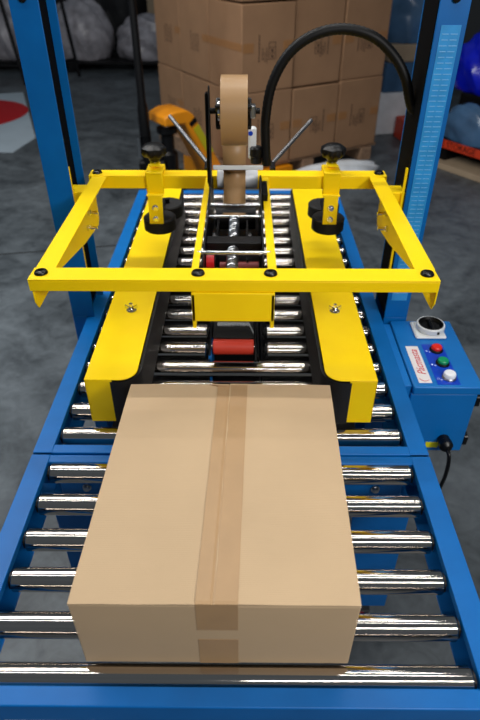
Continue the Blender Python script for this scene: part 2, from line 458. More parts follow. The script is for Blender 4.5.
# ------------------------------------------------------------------ press wheel clamps on rear bar
def clamp(x, lab):
    cl = thing('press_wheel_clamp', lab, 'clamp', (x, 1.335, .93), 'press wheel clamps on the rear bar')
    # box sleeve round the bar
    bm = NB(); bx(bm, x-.020, x+.020, 1.305, 1.311, ZF-.04, ZF+.012); bx(bm, x-.020, x+.020, 1.359, 1.365, ZF-.04, ZF+.012)
    bx(bm, x-.020, x+.020, 1.305, 1.365, ZF+.004, ZF+.0135)
    obj('sleeve', bm, YEL, cl, bevel=.003)
    bm = NB(); bx(bm, x-.012, x+.012, 1.322, 1.348, ZF+.0185, ZF+.026); obj('boss', bm, YEL, cl, bevel=.004)
    # angled arm
    bm = NB()
    w = .018
    prism(bm, [(x-.0165, ZF-.035), (x+.0165, ZF-.035), (x+.0165, ZF-.103), (x-.0165, ZF-.103)], 'Y', 1.292, 1.296)
    for v in bm.verts: v.co.y -= (ZF-.035-v.co.z)*.12
    bx(bm, x-.020, x+.020, 1.292, 1.3045, ZF-.039, ZF-.035)
    arm = obj('arm', bm, YEL, cl, bevel=.0015)
    for zz in (ZF-.064, ZF-.090):
        yy = 1.292-(ZF-.035-zz)*.12
        obj('screw', lathe(NB(), [(.0075, 0), (.0075, -.003), (.0045, -.0032), (.0045, -.007)], (x, yy, zz), 'Y', 12), CHROME, arm)
    for yy, nm in ((1.3125, 1), (1.395, 2)):
        bm = NB(); lathe(bm, [(.010, .948), (.036, .948), (.039, .951), (.039, .978), (.036, .981), (.010, .981)], (x+(0.002 if nm == 1 else (.012 if x < 0 else 0)), yy+.012, 0), 'Z', 36)
        obj('wheel', bm, RUBBER, cl)
    bm = NB(); bx(bm, x-.008, x+.008, 1.31, 1.42, .982, .987); cyl(bm, (x+.002, 1.3245, .943), (x+.002, 1.3245, .992), .006); cyl(bm, (x+.012, 1.407, .943), (x+.012, 1.407, .992), .006)
    obj('axle_bar', bm, BLKSTEEL, cl)
    # star knob on a threaded stem
    bm = NB(); cyl(bm, (x, 1.335, ZF+.026), (x, 1.335, ZF+.044), .0045, 12)
    st = obj('stem', bm, CHROME, cl)
    bm = NB()
    n = 42; prof = [(.006, .028), (.012, .030), (.016, .038), (.024, .042), (.0285, .050), (.027, .060), (.018, .067), (.0005, .069)]
    rings = []
    for r, h in prof:
        rings.append([bm.verts.new((x+r*(1+(.07 if r > .02 else 0)*math.cos(7*2*PI*k/n))*math.cos(2*PI*k/n), 1.335+r*(1+(.07 if r > .02 else 0)*math.cos(7*2*PI*k/n))*math.sin(2*PI*k/n), ZF+h)) for k in range(n)])
    for a, b_ in zip(rings, rings[1:]):
        for k in range(n): bm.faces.new((a[k], a[(k+1) % n], b_[(k+1) % n], b_[k]))
    bm.faces.new(rings[0]); bm.faces.new(rings[-1])
    obj('knob', bm, BLACK, cl)
    return cl
clamp(-.183, 'black-knobbed yellow clamp on the rear bar, on the side of the pallet truck')
clamp(.225, 'black-knobbed yellow clamp on the rear bar, under the black hose arch')

# ------------------------------------------------------------------ upper tape head
th = thing('tape_applicator', 'black upper tape applicator head hanging in the middle of the yellow frame', 'tape head', (.003, 1.1, .95))
XL, XR = -.047, .057
bm = NB(); prism(bm, [(.88, .985), (.90, 1.075), (1.10, 1.083), (1.20, 1.10), (1.232, 1.275), (1.24, 1.287), (1.25, 1.287), (1.256, 1.275), (1.262, 1.10), (1.30, 1.08), (1.30, .98), (1.1, .95)], 'X', XL-.003, XL)
obj('side_plate', bm, BLKSTEEL, th, bevel=.0008)
bm = NB(); prism(bm, [(.88, .985), (.90, 1.075), (1.12, 1.083), (1.18, 1.115), (1.24, 1.11), (1.30, 1.08), (1.30, .98), (1.1, .95)], 'X', XR, XR+.003)
obj('side_plate', bm, BLKSTEEL, th, bevel=.0008)
for y, z, r, m, nm in ((1.15, 1.078, .0035, CHROME, 'guide_rod'), (1.10, 1.074, .0035, CHROME, 'guide_rod'), (.935, 1.076, .004, CHROME, 'guide_rod')):
    x0, x1 = (XL, XR) if y > 1 else (XL-.012, XR+.014)
    bm = NB(); cyl(bm, (x0, y, z), (x1, y, z), r, 14); obj(nm, bm, m, th)
obj('cross_plate', bx(NB(), XL, XR, .985, 1.015, 1.056, 1.072), BLKSTEEL, th, bevel=.002)
obj('base_plate', bx(NB(), XL, XR, .95, 1.29, .985, .989), BLKSTEEL, th)
bm = NB(); lathe(bm, [(.006, XL+.008), (.026, XL+.009), (.026, XR-.009), (.006, XR-.008)], (0, 1.19, 1.035), 'X', 28); obj('tape_drum', bm, BLACK, th)
for x in (-.035, .035):
    bm = NB(); lathe(bm, [(.003, x-.003), (.018, x-.003), (.018, x+.003), (.003, x+.003)], (0, 1.06, 1.04), 'X', 22); obj('disc', bm, BLACK, th)
    bm = NB(); lathe(bm, [(.002, x-.006), (.004, x-.006), (.004, x+.006), (.002, x+.006)], (0, 1.06, 1.04), 'X', 12); obj('pin', bm, CHROME, th)
bm = NB(); lathe(bm, [(.004, XL+.002), (.015, XL+.002), (.015, XL+.016), (.004, XL+.016)], (0, .962, 1.045), 'X', 22); obj('red_roller_end', bm, REDK, th, label='small red roller end')
bm = NB(); lathe(bm, [(.003, XL+.026), (.009, XL+.026), (.009, XR-.006), (.003, XR-.006)], (0, .962, 1.035), 'X', 22); obj('applicator_roller', bm, mat('dark_red_rubber', (110,22,18), .5), th)
# coil spring
bm = NB(); pts = []
A, B = Vector((.004, 1.10, 1.066)), Vector((.002, .90, 1.05))
ax = (B-A).normalized(); u = Vector((1, 0, 0)); w = ax.cross(u).normalized()
for i in range(24*14+1):
    t = i/(24*14); a = 2*PI*24*t
    pts.append(A.lerp(B, t)+u*.0092*math.cos(a)+w*.0092*math.sin(a))
tube(bm, pts, .0022, 6); obj('spring', bm, ZINC, th)
for x in (-.030, .030):
    bm = NB(); bx(bm, x-.002, x+.002, .96, 1.14, 1.02, 1.05); obj('lever', bm, BLKSTEEL, th)
# white roller and its tension bar
bm = NB(); lathe(bm, [(.006, XL+.010), (.020, XL+.011), (.022, XL+.014), (.022, XR-.008), (.020, XR-.004), (.006, XR-.003)], (0, 1.272, 1.092), 'X', 32)
obj('idler_roller', bm, ROLLW, th, label='pale grey idler roller')
bm = NB(); lathe(bm, [(.003, XL-.008), (.026, XL-.008), (.028, XL-.005), (.026, XL-.0032), (.003, XL-.0031)], (0, 1.272, 1.092), 'X', 28)
obj('side_disc', bm, BLACK, th)
bm = NB(); bx(bm, XL+.004, XR+.006, 1.218, 1.224, 1.128, 1.137, .001); obj('tension_bar', bm, WHITE, th)
bm = NB(); bx(bm, .032, .050, 1.31, 1.325, 1.12, 1.19, .004); cz = obj('plastic_tag', bm, WHITE, th, label='white plastic tag with a blue mark')
bm = NB(); cyl(bm, (.037, 1.3095, 1.178), (.037, 1.3082, 1.178), .005, 16); obj('mark', bm, DECAL, cz)
bm = NB(); bx(bm, XR+.004, XR+.016, 1.17, 1.25, 1.06, 1.094, .001); obj('latch', bm, BLKSTEEL, th)
# reel holder
bm = NB(); bx(bm, XL-.0095, XL-.0035, 1.234, 1.254, 1.09, 1.276, .003); obj('reel_arm', bm, BLKSTEEL, th)
ZC, YC = 1.240, 1.245
bm = NB(); cyl(bm, (XL-.006, YC, ZC), (.055, YC, ZC), .006, 16); ho = obj('reel_shaft', bm, BLKSTEEL, th)
bm = NB(); lathe(bm, [(.006, -.031), (.020, -.031), (.020, -.027), (.006, -.027)], (0, YC, ZC), 'X', 24); obj('washer', bm, CHROME, ho)
bm = NB(); bx(bm, .034, .046, YC-.012, YC+.012, ZC-.012, ZC+.012, .002); obj('clamp_nut', bm, ZINC, ho)
bm = NB()
for a in (PI*.35, PI*1.0, PI*1.65):
    c_, s_ = math.cos(a+PI/2), math.sin(a+PI/2)
    cyl(bm, (-.034, YC+.032*c_, ZC+.032*s_), (.037, YC+.032*c_, ZC+.032*s_), .0045, 12)
    for x in (-.032, .034):
        cyl(bm, (x, YC, ZC), (x, YC+.034*c_, ZC+.034*s_), .004, 8)
obj('reel_spider', bm, BLACK, ho)
# chrome torsion rods leaning out behind the head
for x0, x1, y0r, zt_ in ((-.065, -.166, 1.40, 1.156), (.091, .193, 1.40, 1.147)):
    bm = NB(); cyl(bm, (x0, y0r, 1.083), (x1, y0r+.14, zt_), .005, 14); obj('strut_rod', bm, ZROD, th)
    bm = NB(); bx(bm, min(x0-.006, x0+.006), x0+.006, 1.356, y0r+.006, 1.070, 1.088, .002); obj('strut_lug', bm, BLKSTEEL, th)

# tape roll
tr = thing('tape_roll', 'roll of brown kraft tape on the reel above the tape head', 'tape', (.003, YC, ZC-.066))
R1, R0 = .0665, .038
bm = NB()
prof = [(R0, -.0265), (R1, -.0265), (R1, .0265), (R0, .0265)]
n = 56; rings = []
for r, h in prof: rings.append([bm.verts.new((.003+h, YC+r*math.cos(2*PI*k/n), ZC+r*math.sin(2*PI*k/n))) for k in range(n)])
for i in range(4):
    a, b_ = rings[i], rings[(i+1) % 4]
    for k in range(n): bm.faces.new((a[k], a[(k+1) % n], b_[(k+1) % n], b_[k]))
obj('roll', bm, TAPE, tr)
# loose web: leaves the near side of the roll, wraps the white roller, dives into the head
path = [(YC-.030, ZC-.060), (YC-.020, 1.14), (YC-.008, 1.118), (1.256, 1.114), (1.247, 1.100), (1.235, 1.085), (1.20, 1.062), (1.165, 1.05)]
bm = NB(); prev = None
for i, (y, z) in enumerate(path):
    vs = [bm.verts.new((x, y, z)) for x in (-.0215, .0265)]
    if prev: bm.faces.new((prev[0], prev[1], vs[1], vs[0]))
    prev = vs
w = obj('tape_web', bm, TAPE, tr); md = w.modifiers.new('s', 'SOLIDIFY'); md.thickness = .0006
# cores
bm = NB(); rings = []
for r, h in [(R0-.0005, -.026), (R0-.0005, .026), (R0-.003, .026), (R0-.003, -.026)]:
    rings.append([bm.verts.new((.003+h, YC+r*math.cos(2*PI*k/n), ZC+r*math.sin(2*PI*k/n))) for k in range(n)])
for i in range(4):
    a, b_ = rings[i], rings[(i+1) % 4]
    for k in range(n): bm.faces.new((a[k], a[(k+1) % n], b_[(k+1) % n], b_[k]))
obj('core', bm, ROLLSIDE, tr)

# ------------------------------------------------------------------ lower tape head
lt = thing('lower_tape_applicator', 'lower tape head with red roller sunk between the rollers in front of the guard', 'tape head', (0, 1.25, .60))
for x in (-.054, .052):
    bm = NB(); prism(bm, [(1.058, .70), (1.058, .745), (1.075, .762), (1.12, .762), (1.16, .768), (1.50, .755), (1.50, .66), (1.2, .63)], 'X', x-.002, x+.002)
    obj('side_plate', bm, BLKSTEEL, lt, bevel=.0008)
obj('inner_plate', bx(NB(), .0555, .0595, 1.06, 1.3, .69, .755), BLKSTEEL, lt)
bm = NB(); lathe(bm, [(.004, -.0475), (.0165, -.047), (.018, -.045), (.018, .045), (.0165, .047), (.004, .0475)], (0, 1.095, .756), 'X', 36)
rr_ = obj('applicator_roller', bm, RED, lt, label='red rubber applicator roller')
bm = NB(); cyl(bm, (-.0515, 1.095, .757), (.0495, 1.095, .757), .004, 12); obj('axle', bm, CHROME, rr_)
for y, z in ((1.068, .722), (1.13, .72), (1.33, .74)):
    bm = NB(); cyl(bm, (-.0518, y, z), (.0498, y, z), .004, 12); obj('cross_rod', bm, ZINC, lt)
bm = NB(); lathe(bm, [(.004, -.040), (.024, -.040), (.024, .040), (.004, .040)], (0, 1.42, .735), 'X', 32); obj('rear_roller', bm, BLACK, lt)
obj('tray', bx(NB(), -.051, .049, 1.06, 1.49, .665, .669), BLKSTEEL, lt)
obj('blade_guard', bx(NB(), -.050, .048, 1.13, 1.27, .754, .759, .001), RUBBER, lt)
bm = NB()
for i in range(30):
    x = -.040+i*.0026
    bx(bm, x, x+.0016, 1.181+random.uniform(-.004, .002), 1.192, .7592, .7612)
for i in range(9): bx(bm, .037+i*.0012, .0380+i*.0012, 1.180-i*.0045, 1.189-i*.0045, .7592, .7612)
obj('bristle_edge', bm, BRUSH, lt)
obj('roller_bracket', bx(NB(), GL+.0145, -.0565, 1.06, 1.14, .70, .752), BLUE, lt, label='blue bracket beside the red roller')

# ------------------------------------------------------------------ black flexible conduit
HP = [(0.074, 1.31, 1.109), (0.07, 1.31, 1.159), (0.069, 1.31, 1.206), (0.08, 1.31, 1.275), (0.111, 1.31, 1.332), (0.158, 1.31, 1.366), (0.216, 1.31, 1.378), (0.277, 1.305, 1.366), (0.324, 1.305, 1.332), (0.354, 1.3, 1.291), (0.375, 1.3, 1.238)]
hp = smooth_path(HP + [(.392, 1.296, 1.225)], 14)
bm = NB(); rad = [.0098+.0009*(i % 2) for i in range(len(hp))]
tube(bm, hp, rad, 14)
hz = thing('conduit_hose', 'black ribbed cable hose arching from the tape head over to the right post', 'hose', (.05, 1.31, 1.11))
obj('hose', bm, HOSE, hz)
bm = NB(); lathe(bm, [(.007, 1.112), (.0125, 1.114), (.0125, 1.128), (.0145, 1.130), (.0145, 1.146), (.011, 1.150)], (.050, 1.31, 0), 'Z', 12)
obj('gland_nut', bm, BLACK, hz)

# ------------------------------------------------------------------ control box
cb = thing('control_box', 'blue electrical control box with dial and three buttons bolted to the right rail', 'control box', (.47, 1.105, .545))
x0, x1, y0, y1, z0, z1 = .392, .545, .967, 1.232, .545, .742
obj('housing', bx(NB(), x0, x1-.006, y0+.003, y1-.003, z0, z1-.022), BLUE_BOX, cb, bevel=.003)
lid = obj('lid', bx(NB(), x0+.002, x1, y0, y1, z1-.0215, z1), BLUE_BOX, cb, bevel=.003)
obj('mounting_plate', bx(NB(), .3735, x0-.0002, y0+.01, y1-.01, z0+.05, z1-.004), BLUE_BOX, cb, bevel=.001)
for y, z in ((y0+.016, z0+.15), (y0+.016, z0+.03), (y1-.03, z0+.15)):
    obj('hinge', bx(NB(), x1-.0058, x1+.006, y-.010, y+.010, z-.014, z+.014, .002), BLACK, cb)
# rotary switch
sxc, syc = .477, 1.184
bm = NB(); bx(bm, sxc-.037, sxc+.037, syc-.036, syc+.034, z1+.0003, z1+.008, .003)
rs = obj('rotary_switch', bm, WHITE, cb, label='white rotary main switch with a black bowl')
bm = NB()
prof = [(.031, .008), (.034, .012), (.034, .022), (.0325, .024), (.030, .024), (.028, .020), (.026, .012), (.0005, .011)]
lathe(bm, [(r, z1+h) for r, h in prof], (sxc+.004, syc, 0), 'Z', 40); obj('collar', bm, WHITE, rs)
bm = NB(); lathe(bm, [(.0255, z1+.0125), (.0285, z1+.021), (.0300, z1+.0245), (.0290, z1+.0248), (.024, z1+.015), (.0005, z1+.0145)], (sxc+.004, syc, 0), 'Z', 40); obj('bowl', bm, BLACK, rs)
bm = NB(); bx(bm, sxc, sxc+.008, syc-.022, syc+.022, z1+.0155, z1+.024, .002); obj('grip', bm, BLKSTEEL, rs)
obj('pointer_mark', bx(NB(), sxc+.012, sxc+.017, syc-.0348, syc-.0335, z1+.013, z1+.020), BLACK, rs)
# blue plate with three buttons
dp = bx(NB(), .4475, .4975, .976, 1.128, z1+.0002, z1+.0008)
dpo = obj('button_plate', dp, DECAL, cb, label='deep blue plate under the buttons')
for (bxx, byy), m, nm in (((.477, 1.104), REDB, 'red'), ((.478, 1.052), GREEN, 'green'), ((.478, 1.000), WHITEB, 'white')):
    bm = NB(); lathe(bm, [(.0155, z1+.0009), (.0155, z1+.004), (.0135, z1+.006), (.0125, z1+.006)], (bxx, byy, 0), 'Z', 28); rg = obj('button_ring', bm, BLKSTEEL if nm != 'white' else ZINC, cb)
    bm = NB(); lathe(bm, [(.0120, z1+.004), (.0122, z1+.011), (.0105, z1+.013), (.0005, z1+.0135)] if nm != 'white' else [(.0132, z1+.004), (.0137, z1+.012), (.0120, z1+.015), (.0005, z1+.0158)], (bxx, byy, 0), 'Z', 28)
    obj('push_button', bm, m, cb, label=nm+' push button')
bm = NB()
for j, (px, py) in enumerate(((.4535, 1.100), (.4535, 1.048), (.4535, .996))):
    if j < 2: cyl(bm, (px, py, z1+.0008), (px, py, z1+.0011), .0022, 12)
    else:
        n = 20; ri = [[bm.verts.new((px+r*math.cos(2*PI*k/n), py+r*math.sin(2*PI*k/n), z1+.0011)) for k in range(n)] for r in (.0026, .0018)]
        for k in range(n): bm.faces.new((ri[0][k], ri[0][(k+1) % n], ri[1][(k+1) % n], ri[1][k]))
    for q, wd in enumerate((.006, .004)):
        bx(bm, px+.0045, px+.0045+wd*.8, py-.003-q*.0025, py-.0018-q*.0025, z1+.0008, z1+.0011)
obj('button_marks', bm, INKW, dpo)
st = obj('logo_sticker', bx(NB(), .408, .437, .982, 1.120, z1+.0002, z1+.0007), PAPER, cb, label='white logo sticker with red lettering')
mw = Matrix.Translation((.4235, 1.058, z1+.0009)) @ Matrix.Rotation(PI/2, 4, 'Z') @ Matrix.Diagonal((1, 1, 1, 1))
textobj('logo_lettering', 'Pácmasta', INKR, 0.0255, mw, st, .3)
bm = NB(); sw = [Vector((0.4235+.0115*math.cos(a), 1.002+.012*math.sin(a)-.002, z1+.0009)) for a in [PI*1.05+i*PI*.75/14 for i in range(15)]]
tube(bm, sw, [.0003+.0006*math.sin(PI*i/14) for i in range(15)], 5); obj('logo_swirl', bm, INKR, st)
obj('yellow_tab', bx(NB(), .382, .415, y0-.0004, y0+.001, .560, .570), YTAPE, cb) if False else None
# cable gland and cable on the near face
bm = NB(); gx, gz = .490, .586
lathe(bm, [(.006, y0+.004), (.014, y0+.002), (.014, y0-.010), (.016, y0-.012), (.016, y0-.024), (.010, y0-.032), (.006, y0-.034)], (gx, 0, gz), 'Y', 12)
obj('cable_gland', bm, BLACK, cb)
bm = NB(); tube(bm, smooth_path([(gx, y0-.030, gz), (gx+.002, y0-.046, gz-.010), (gx+.004, y0-.052, gz-.05), (gx, y0-.05, gz-.12), (gx-.02, y0-.03, .25), (gx-.03, y0+.05, .06), (gx-.04, y0+.15, .0065), (gx-.06, y0+.5, .0065), (gx-.15, y0+.6, .0065)], 8), .0045, 10)
obj('power_cable', bm, BLACK, cb)
bm = NB(); bx(bm, .452, .482, y0+.0022, y0+.0029, .557, .574); obj('warning_sticker', bm, YTAPE, cb, label='small yellow sticker')

# ------------------------------------------------------------------ the carton on the infeed table
bxo = thing('taped_carton', 'large light brown taped cardboard box sitting on the foreground rollers', 'cardboard box', (-.006, .582, ZR))
X0, X1, YA, YB, H = -.186, .166, .375, .79, .143
bm = NB(); t = .004
def wallp(bm, a, b_, c, d): bx(bm, a, b_, c, d, ZR+.0004, ZR+H-.0035)
bx(bm, X0, X1, YA, YB, ZR+.0004, ZR+H-.0035)
obj('body', bm, CARD, bxo, bevel=.0015)
seam = -.0115
def flap(xa, xb, za, zb, name='top_flap'):
    bm = NB(); N = 10
    grid = []
    for i in range(N+1):
        x = xa+(xb-xa)*i/N; f = i/N
        row = []
        for j in range(15):
            y = YA+(YB-YA)*j/14
            z = za+(zb-za)*f + .0012*math.sin(f*PI)*math.sin(j/14*PI) + .0004*math.sin(j*1.7+i)
            if j == 0 or j == 14: z -= .0007
            row.append((x, y, z))
        grid.append(row)
    top = [[bm.verts.new(p) for p in r] for r in grid]
    bot = [[bm.verts.new((p[0], p[1], ZR+H-.0034)) for p in r] for r in grid]
    for i in range(N):
        for j in range(14):
            bm.faces.new((top[i][j], top[i+1][j], top[i+1][j+1], top[i][j+1])); bm.faces.new((bot[i][j], bot[i][j+1], bot[i+1][j+1], bot[i+1][j]))
    for i in range(N):
        for j in (0, 14): bm.faces.new((top[i][j], bot[i][j], bot[i+1][j], top[i+1][j]))
    for j in range(14):
        for i in (0, N): bm.faces.new((top[i][j], top[i][j+1], bot[i][j+1], bot[i][j]))
    return obj(name, bm, CARD, bxo)
flap(X0, seam-.0008, ZR+H, ZR+H+.0008); flap(X1, seam+.0008, ZR+H, ZR+H+.0018)
# crumpled corner at the far edge
bm = NB(); prism(bm, [(-.048, .7885), (-.030, .7835), (-.014, .781), (-.030, .7822), (-.046, .7872)], 'Z', ZR+H+.0006, ZR+H+.0022)
obj('torn_corner', bm, EDGE, bxo)
# tape: over the top and down the near face
bm = NB(); prev = None
prof = [(.786, H+.0020), (.70, H+.0023), (.582, H+.0027), (.45, H+.0023), (.379, H+.0019), (.3748, H+.0010), (.3746, H-.004), (.3746, H-.030), (.3746, H-.058)]
for y, z in prof:
    row = []
    for x in (-.032, -.020, seam-.003, seam, seam+.003, .008, .0195):
        zz = ZR+z - (.0010 if abs(x-seam) < .001 and z > H else 0)
        row.append(bm.verts.new((x+(.582-y)*-.004, y, zz)))
    if prev:
        for a in range(6): bm.faces.new((prev[a], prev[a+1], row[a+1], row[a]))
    prev = row
tp = obj('packing_tape', bm, TAPEBOX, bxo, smooth=False); md = tp.modifiers.new('s', 'SOLIDIFY'); md.thickness = .0004; md.offset = -1
bm = NB(); bx(bm, -.032, .019, 0.3745, .3749, ZR+.001, ZR+.062)
obj('packing_tape', bm, TAPEBOX, bxo)

for ch_ in bxo.children:          # the carton is slightly racked out of square
    for v in ch_.data.vertices: v.co.x += (v.co.y+.207)*.026
# ------------------------------------------------------------------ pallet of cartons behind
ang = math.radians(31)
UX = Vector((math.cos(ang), math.sin(ang), 0)); UY = Vector((-math.sin(ang), math.cos(ang), 0))
P0 = Vector((0.0, 4.2, 0))
def rbox(bm, u0, u1, v0, v1, z0, z1, o=P0, ux=UX, uy=UY, bev=0):
    tmp = NB(); bx(tmp, u0, u1, v0, v1, z0, z1, bev)
    M = Matrix.Identity(4)
    M.col[0][:3] = ux; M.col[1][:3] = uy; M.col[3][:3] = o
    bmesh.ops.transform(tmp, matrix=M, verts=tmp.verts)
    me = bpy.data.meshes.new('t'); tmp.to_mesh(me); tmp.free(); bm.from_mesh(me); bpy.data.meshes.remove(me)
    return bm
pl = thing('pallet', 'wooden pallet under the stacked brown cartons', 'pallet', P0+UX*.6+UY*.65)
pl['label'] = 'worn wooden pallet under the stacked brown cartons'
for j in range(5):
    obj('deck_board', rbox(NB(), -.04, 1.30, .02+j*.31, .14+j*.31, .10, .12), WOOD, pl)
for i in range(3):
    obj('stringer', rbox(NB(), -.03+i*.585, .07+i*.585, .0, 1.40, .0, .099), WOOD, pl)
KW = .425
dat = []
cells = [(0, 0, 'at the near corner'), (1, 0, 'in the middle of the right face'), (2, 0, 'at the right end of the right face'), (0, 1, 'in the middle of the left face'), (0, 2, 'at the far end of the left face')]
rows = [(.121, .628, 'bottom row'), (.630, 1.163, 'second row'), (1.165, 1.68, 'top row')]
VW = .465
def carton(i, j, r, lab):
    z0, z1, rn = rows[r]
    u0, v0 = i*KW+.004+random.uniform(0, .004), j*VW+.004+random.uniform(0, .012)*(i > 0); u1, v1 = i*KW+KW-.005, j*VW+VW-.005
    du = random.uniform(-.004, .004)
    ctr = P0+UX*((u0+u1)/2)+UY*((v0+v1)/2)+Vector((0, 0, z0))
    c = thing('stacked_carton', lab, 'carton', ctr, 'brown cartons stacked on the pallet')
    dz = random.uniform(0, .012)
    obj('body', rbox(NB(), u0, u1, v0, v1, z0, z1-dz*(r < 2)-.001), CARTON, c, bevel=.006)
    # tape round the middle, on the two outer faces
    if j == 0:
        obj('tape_strip', rbox(NB(), u0+.01, u0+.09, v0-.0015, v0+.001, (z0+z1)/2-.02, (z0+z1)/2+.035), TAPEOLD, c)
        obj('tape_strip', rbox(NB(), u1-.09, u1-.01, v0-.0015, v0+.001, (z0+z1)/2-.02, (z0+z1)/2+.035), TAPEOLD, c)
        bm = NB()   # printed block: rotated lines of small type
        flip = (i % 2 == 0)
        a0 = u0+.13
        zc = (z0+z1)/2-.02
        for q, (dx, l0, l1, wd) in enumerate(((.0, -.06, .10, .008), (.028, -.05, .02, .006), (.045, -.06, .0, .006), (.062, -.07, .02, .006))):
            xx = a0+dx if flip else u1-.13-dx
            z = zc+l0
            while z < zc+l1:
                ln = random.uniform(.008, .02); rbox(bm, xx, xx+wd, v0-.0012, v0+.001, z, min(z+ln, zc+l1)); z += ln+.005
        xx = a0+.08 if flip else u1-.16-.08
        for (zz0, zz1) in ((-.05, -.047), (-.015, -.012), (.02, .023), (.05, .053)):
            rbox(bm, xx, xx+.055, v0-.0012, v0+.001, zc+zz0, zc+zz1)
        for e in (0, .052): rbox(bm, xx+e, xx+e+.003, v0-.0012, v0+.001, zc-.05, zc+.053)
        rbox(bm, xx+.02, xx+.035, v0-.0012, v0+.001, zc-.040, zc-.025); rbox(bm, xx+.02, xx+.035, v0-.0012, v0+.001, zc-.006, zc+.012)
        obj('printed_marks', bm, INKB, c)
    if i == 0:
        obj('tape_strip', rbox(NB(), u0-.0015, u0+.001, v0+.001, v1-.001, (z0+z1)/2-.01, (z0+z1)/2+.035) if r == 1 and j == 0 else rbox(NB(), u0-.0015, u0+.001, v0+.001, v0+.09, (z0+z1)/2-.01, (z0+z1)/2+.035), TAPEOLD, c)
        if j > 0:
            bm = NB(); zc = (z0+z1)/2-.04
            for q in range(5):
                z = zc-.05
                while z < zc+.06:
                    ln = random.uniform(.01, .03); rbox(bm, u0-.0012, u0+.001, v0+.15+q*.03, v0+.157+q*.03, z, z+ln); z += ln+.006
            obj('printed_marks', bm, INKB, c)
for r in range(3):
    for (i, j, nm) in cells:
        if r == 2 and (i, j) not in ((0, 0), (1, 0), (0, 1)): continue
        carton(i, j, r, 'brown shipping carton %s, %s of the stack' % (nm, rows[r][2]))

# crumpled white plastic lying along the pallet foot
def lump(name, c, size, m, label, cat, seed=0, rot=0, group=None, zmin=None, rough=.2):
    bm = NB(); bmesh.ops.create_icosphere(bm, subdivisions=4, radius=1)
    rnd = random.Random(seed); ph = [(rnd.uniform(2, 6), rnd.uniform(2, 6), rnd.uniform(2, 6), rnd.uniform(0, 6), rnd.uniform(.3, 1)) for _ in range(9)]
    for v in bm.verts:
        p = v.co.copy(); s = 0
        for a, b_, d, e, wt in ph: s += wt*abs(math.sin(a*p.x+b_*p.y*1.3+d*p.z+e))
        v.co = p*(1-rough+rough*2*s/4.5/1.2)
        v.co.z = max(v.co.z, -.55)
    bmesh.ops.transform(bm, matrix=Matrix.Translation(Vector(c)) @ Matrix.Rotation(rot, 4, 'Z') @ Matrix.Diagonal((size[0], size[1], size[2]/1.0, 1)), verts=bm.verts)
    zm = min(v.co.z for v in bm.verts)
    zt_ = c[2] if zmin is None else zmin
    bmesh.ops.translate(bm, verts=bm.verts, vec=(0, 0, zt_-zm))
    return solo(name, bm, m, label, cat, group)
lump('plastic_wrap', (.60, 4.20, 0), (.46, .12, .10), WRAPW, 'crumpled white plastic wrap lying at the foot of the carton pallet', 'plastic wrap', 3, ang, zmin=.0)

# ------------------------------------------------------------------ pallet truck
pj = thing('pallet_truck', 'orange pallet truck with black handle parked beside the carton pallet', 'pallet truck', (-.50, 4.0, 0))
o = Vector((-.55, 4.0, 0))
# chassis: bent side plate
dirf = Vector((.62, .45, 0)).normalized()
def jp(s, z, side=0): 
    q = o+dirf*s+Vector((-dirf.y, dirf.x, 0))*side; return (q.x, q.y, z)
def plate(bm, poly, s0, s1):
    v0 = [bm.verts.new(jp(s, z, s0)) for s, z in poly]; v1 = [bm.verts.new(jp(s, z, s1)) for s, z in poly]
    bm.faces.new(v0); bm.faces.new(list(reversed(v1))); n = len(poly)
    for i in range(n): bm.faces.new((v0[i], v1[i], v1[(i+1) % n], v0[(i+1) % n]))
bm = NB(); plate(bm, [(-.02, .50), (-.02, .56), (.05, .585), (.15, .585), (.20, .55), (.48, .06), (.36, .06), (.13, .50)], -.13, .09)
ch = obj('chassis', bm, ORANGE, pj, bevel=.012)
bm = NB(); plate(bm, [(.235, .48), (.262, .443), (.262, .435), (.20, .52)], -.134, -.131); bm.free()
bm = NB(); plate(bm, [(.232, .487), (.345, .29), (.30, .27), (.19, .46)], -.1345, -.1312); obj('sticker', bm, YGREEN, ch)
bm = NB(); plate(bm, [(.205, .535), (.222, .505), (.175, .475), (.158, .50)], -.135, -.1312); obj('black_band', bm, BLACK, ch)
for side in (-.22, .14):
    bm = NB(); plate(bm, [(.36, .04), (.36, .10), (1.0, .085), (1.0, .04)], side, side+.14); 
    obj('fork', bm, ORANGE, pj)
bm = NB(); plate(bm, [(.34, .05), (.34, .16), (.44, .12), (.44, .05)], -.22, .28); obj('fork_bridge', bm, ORANGE, pj)
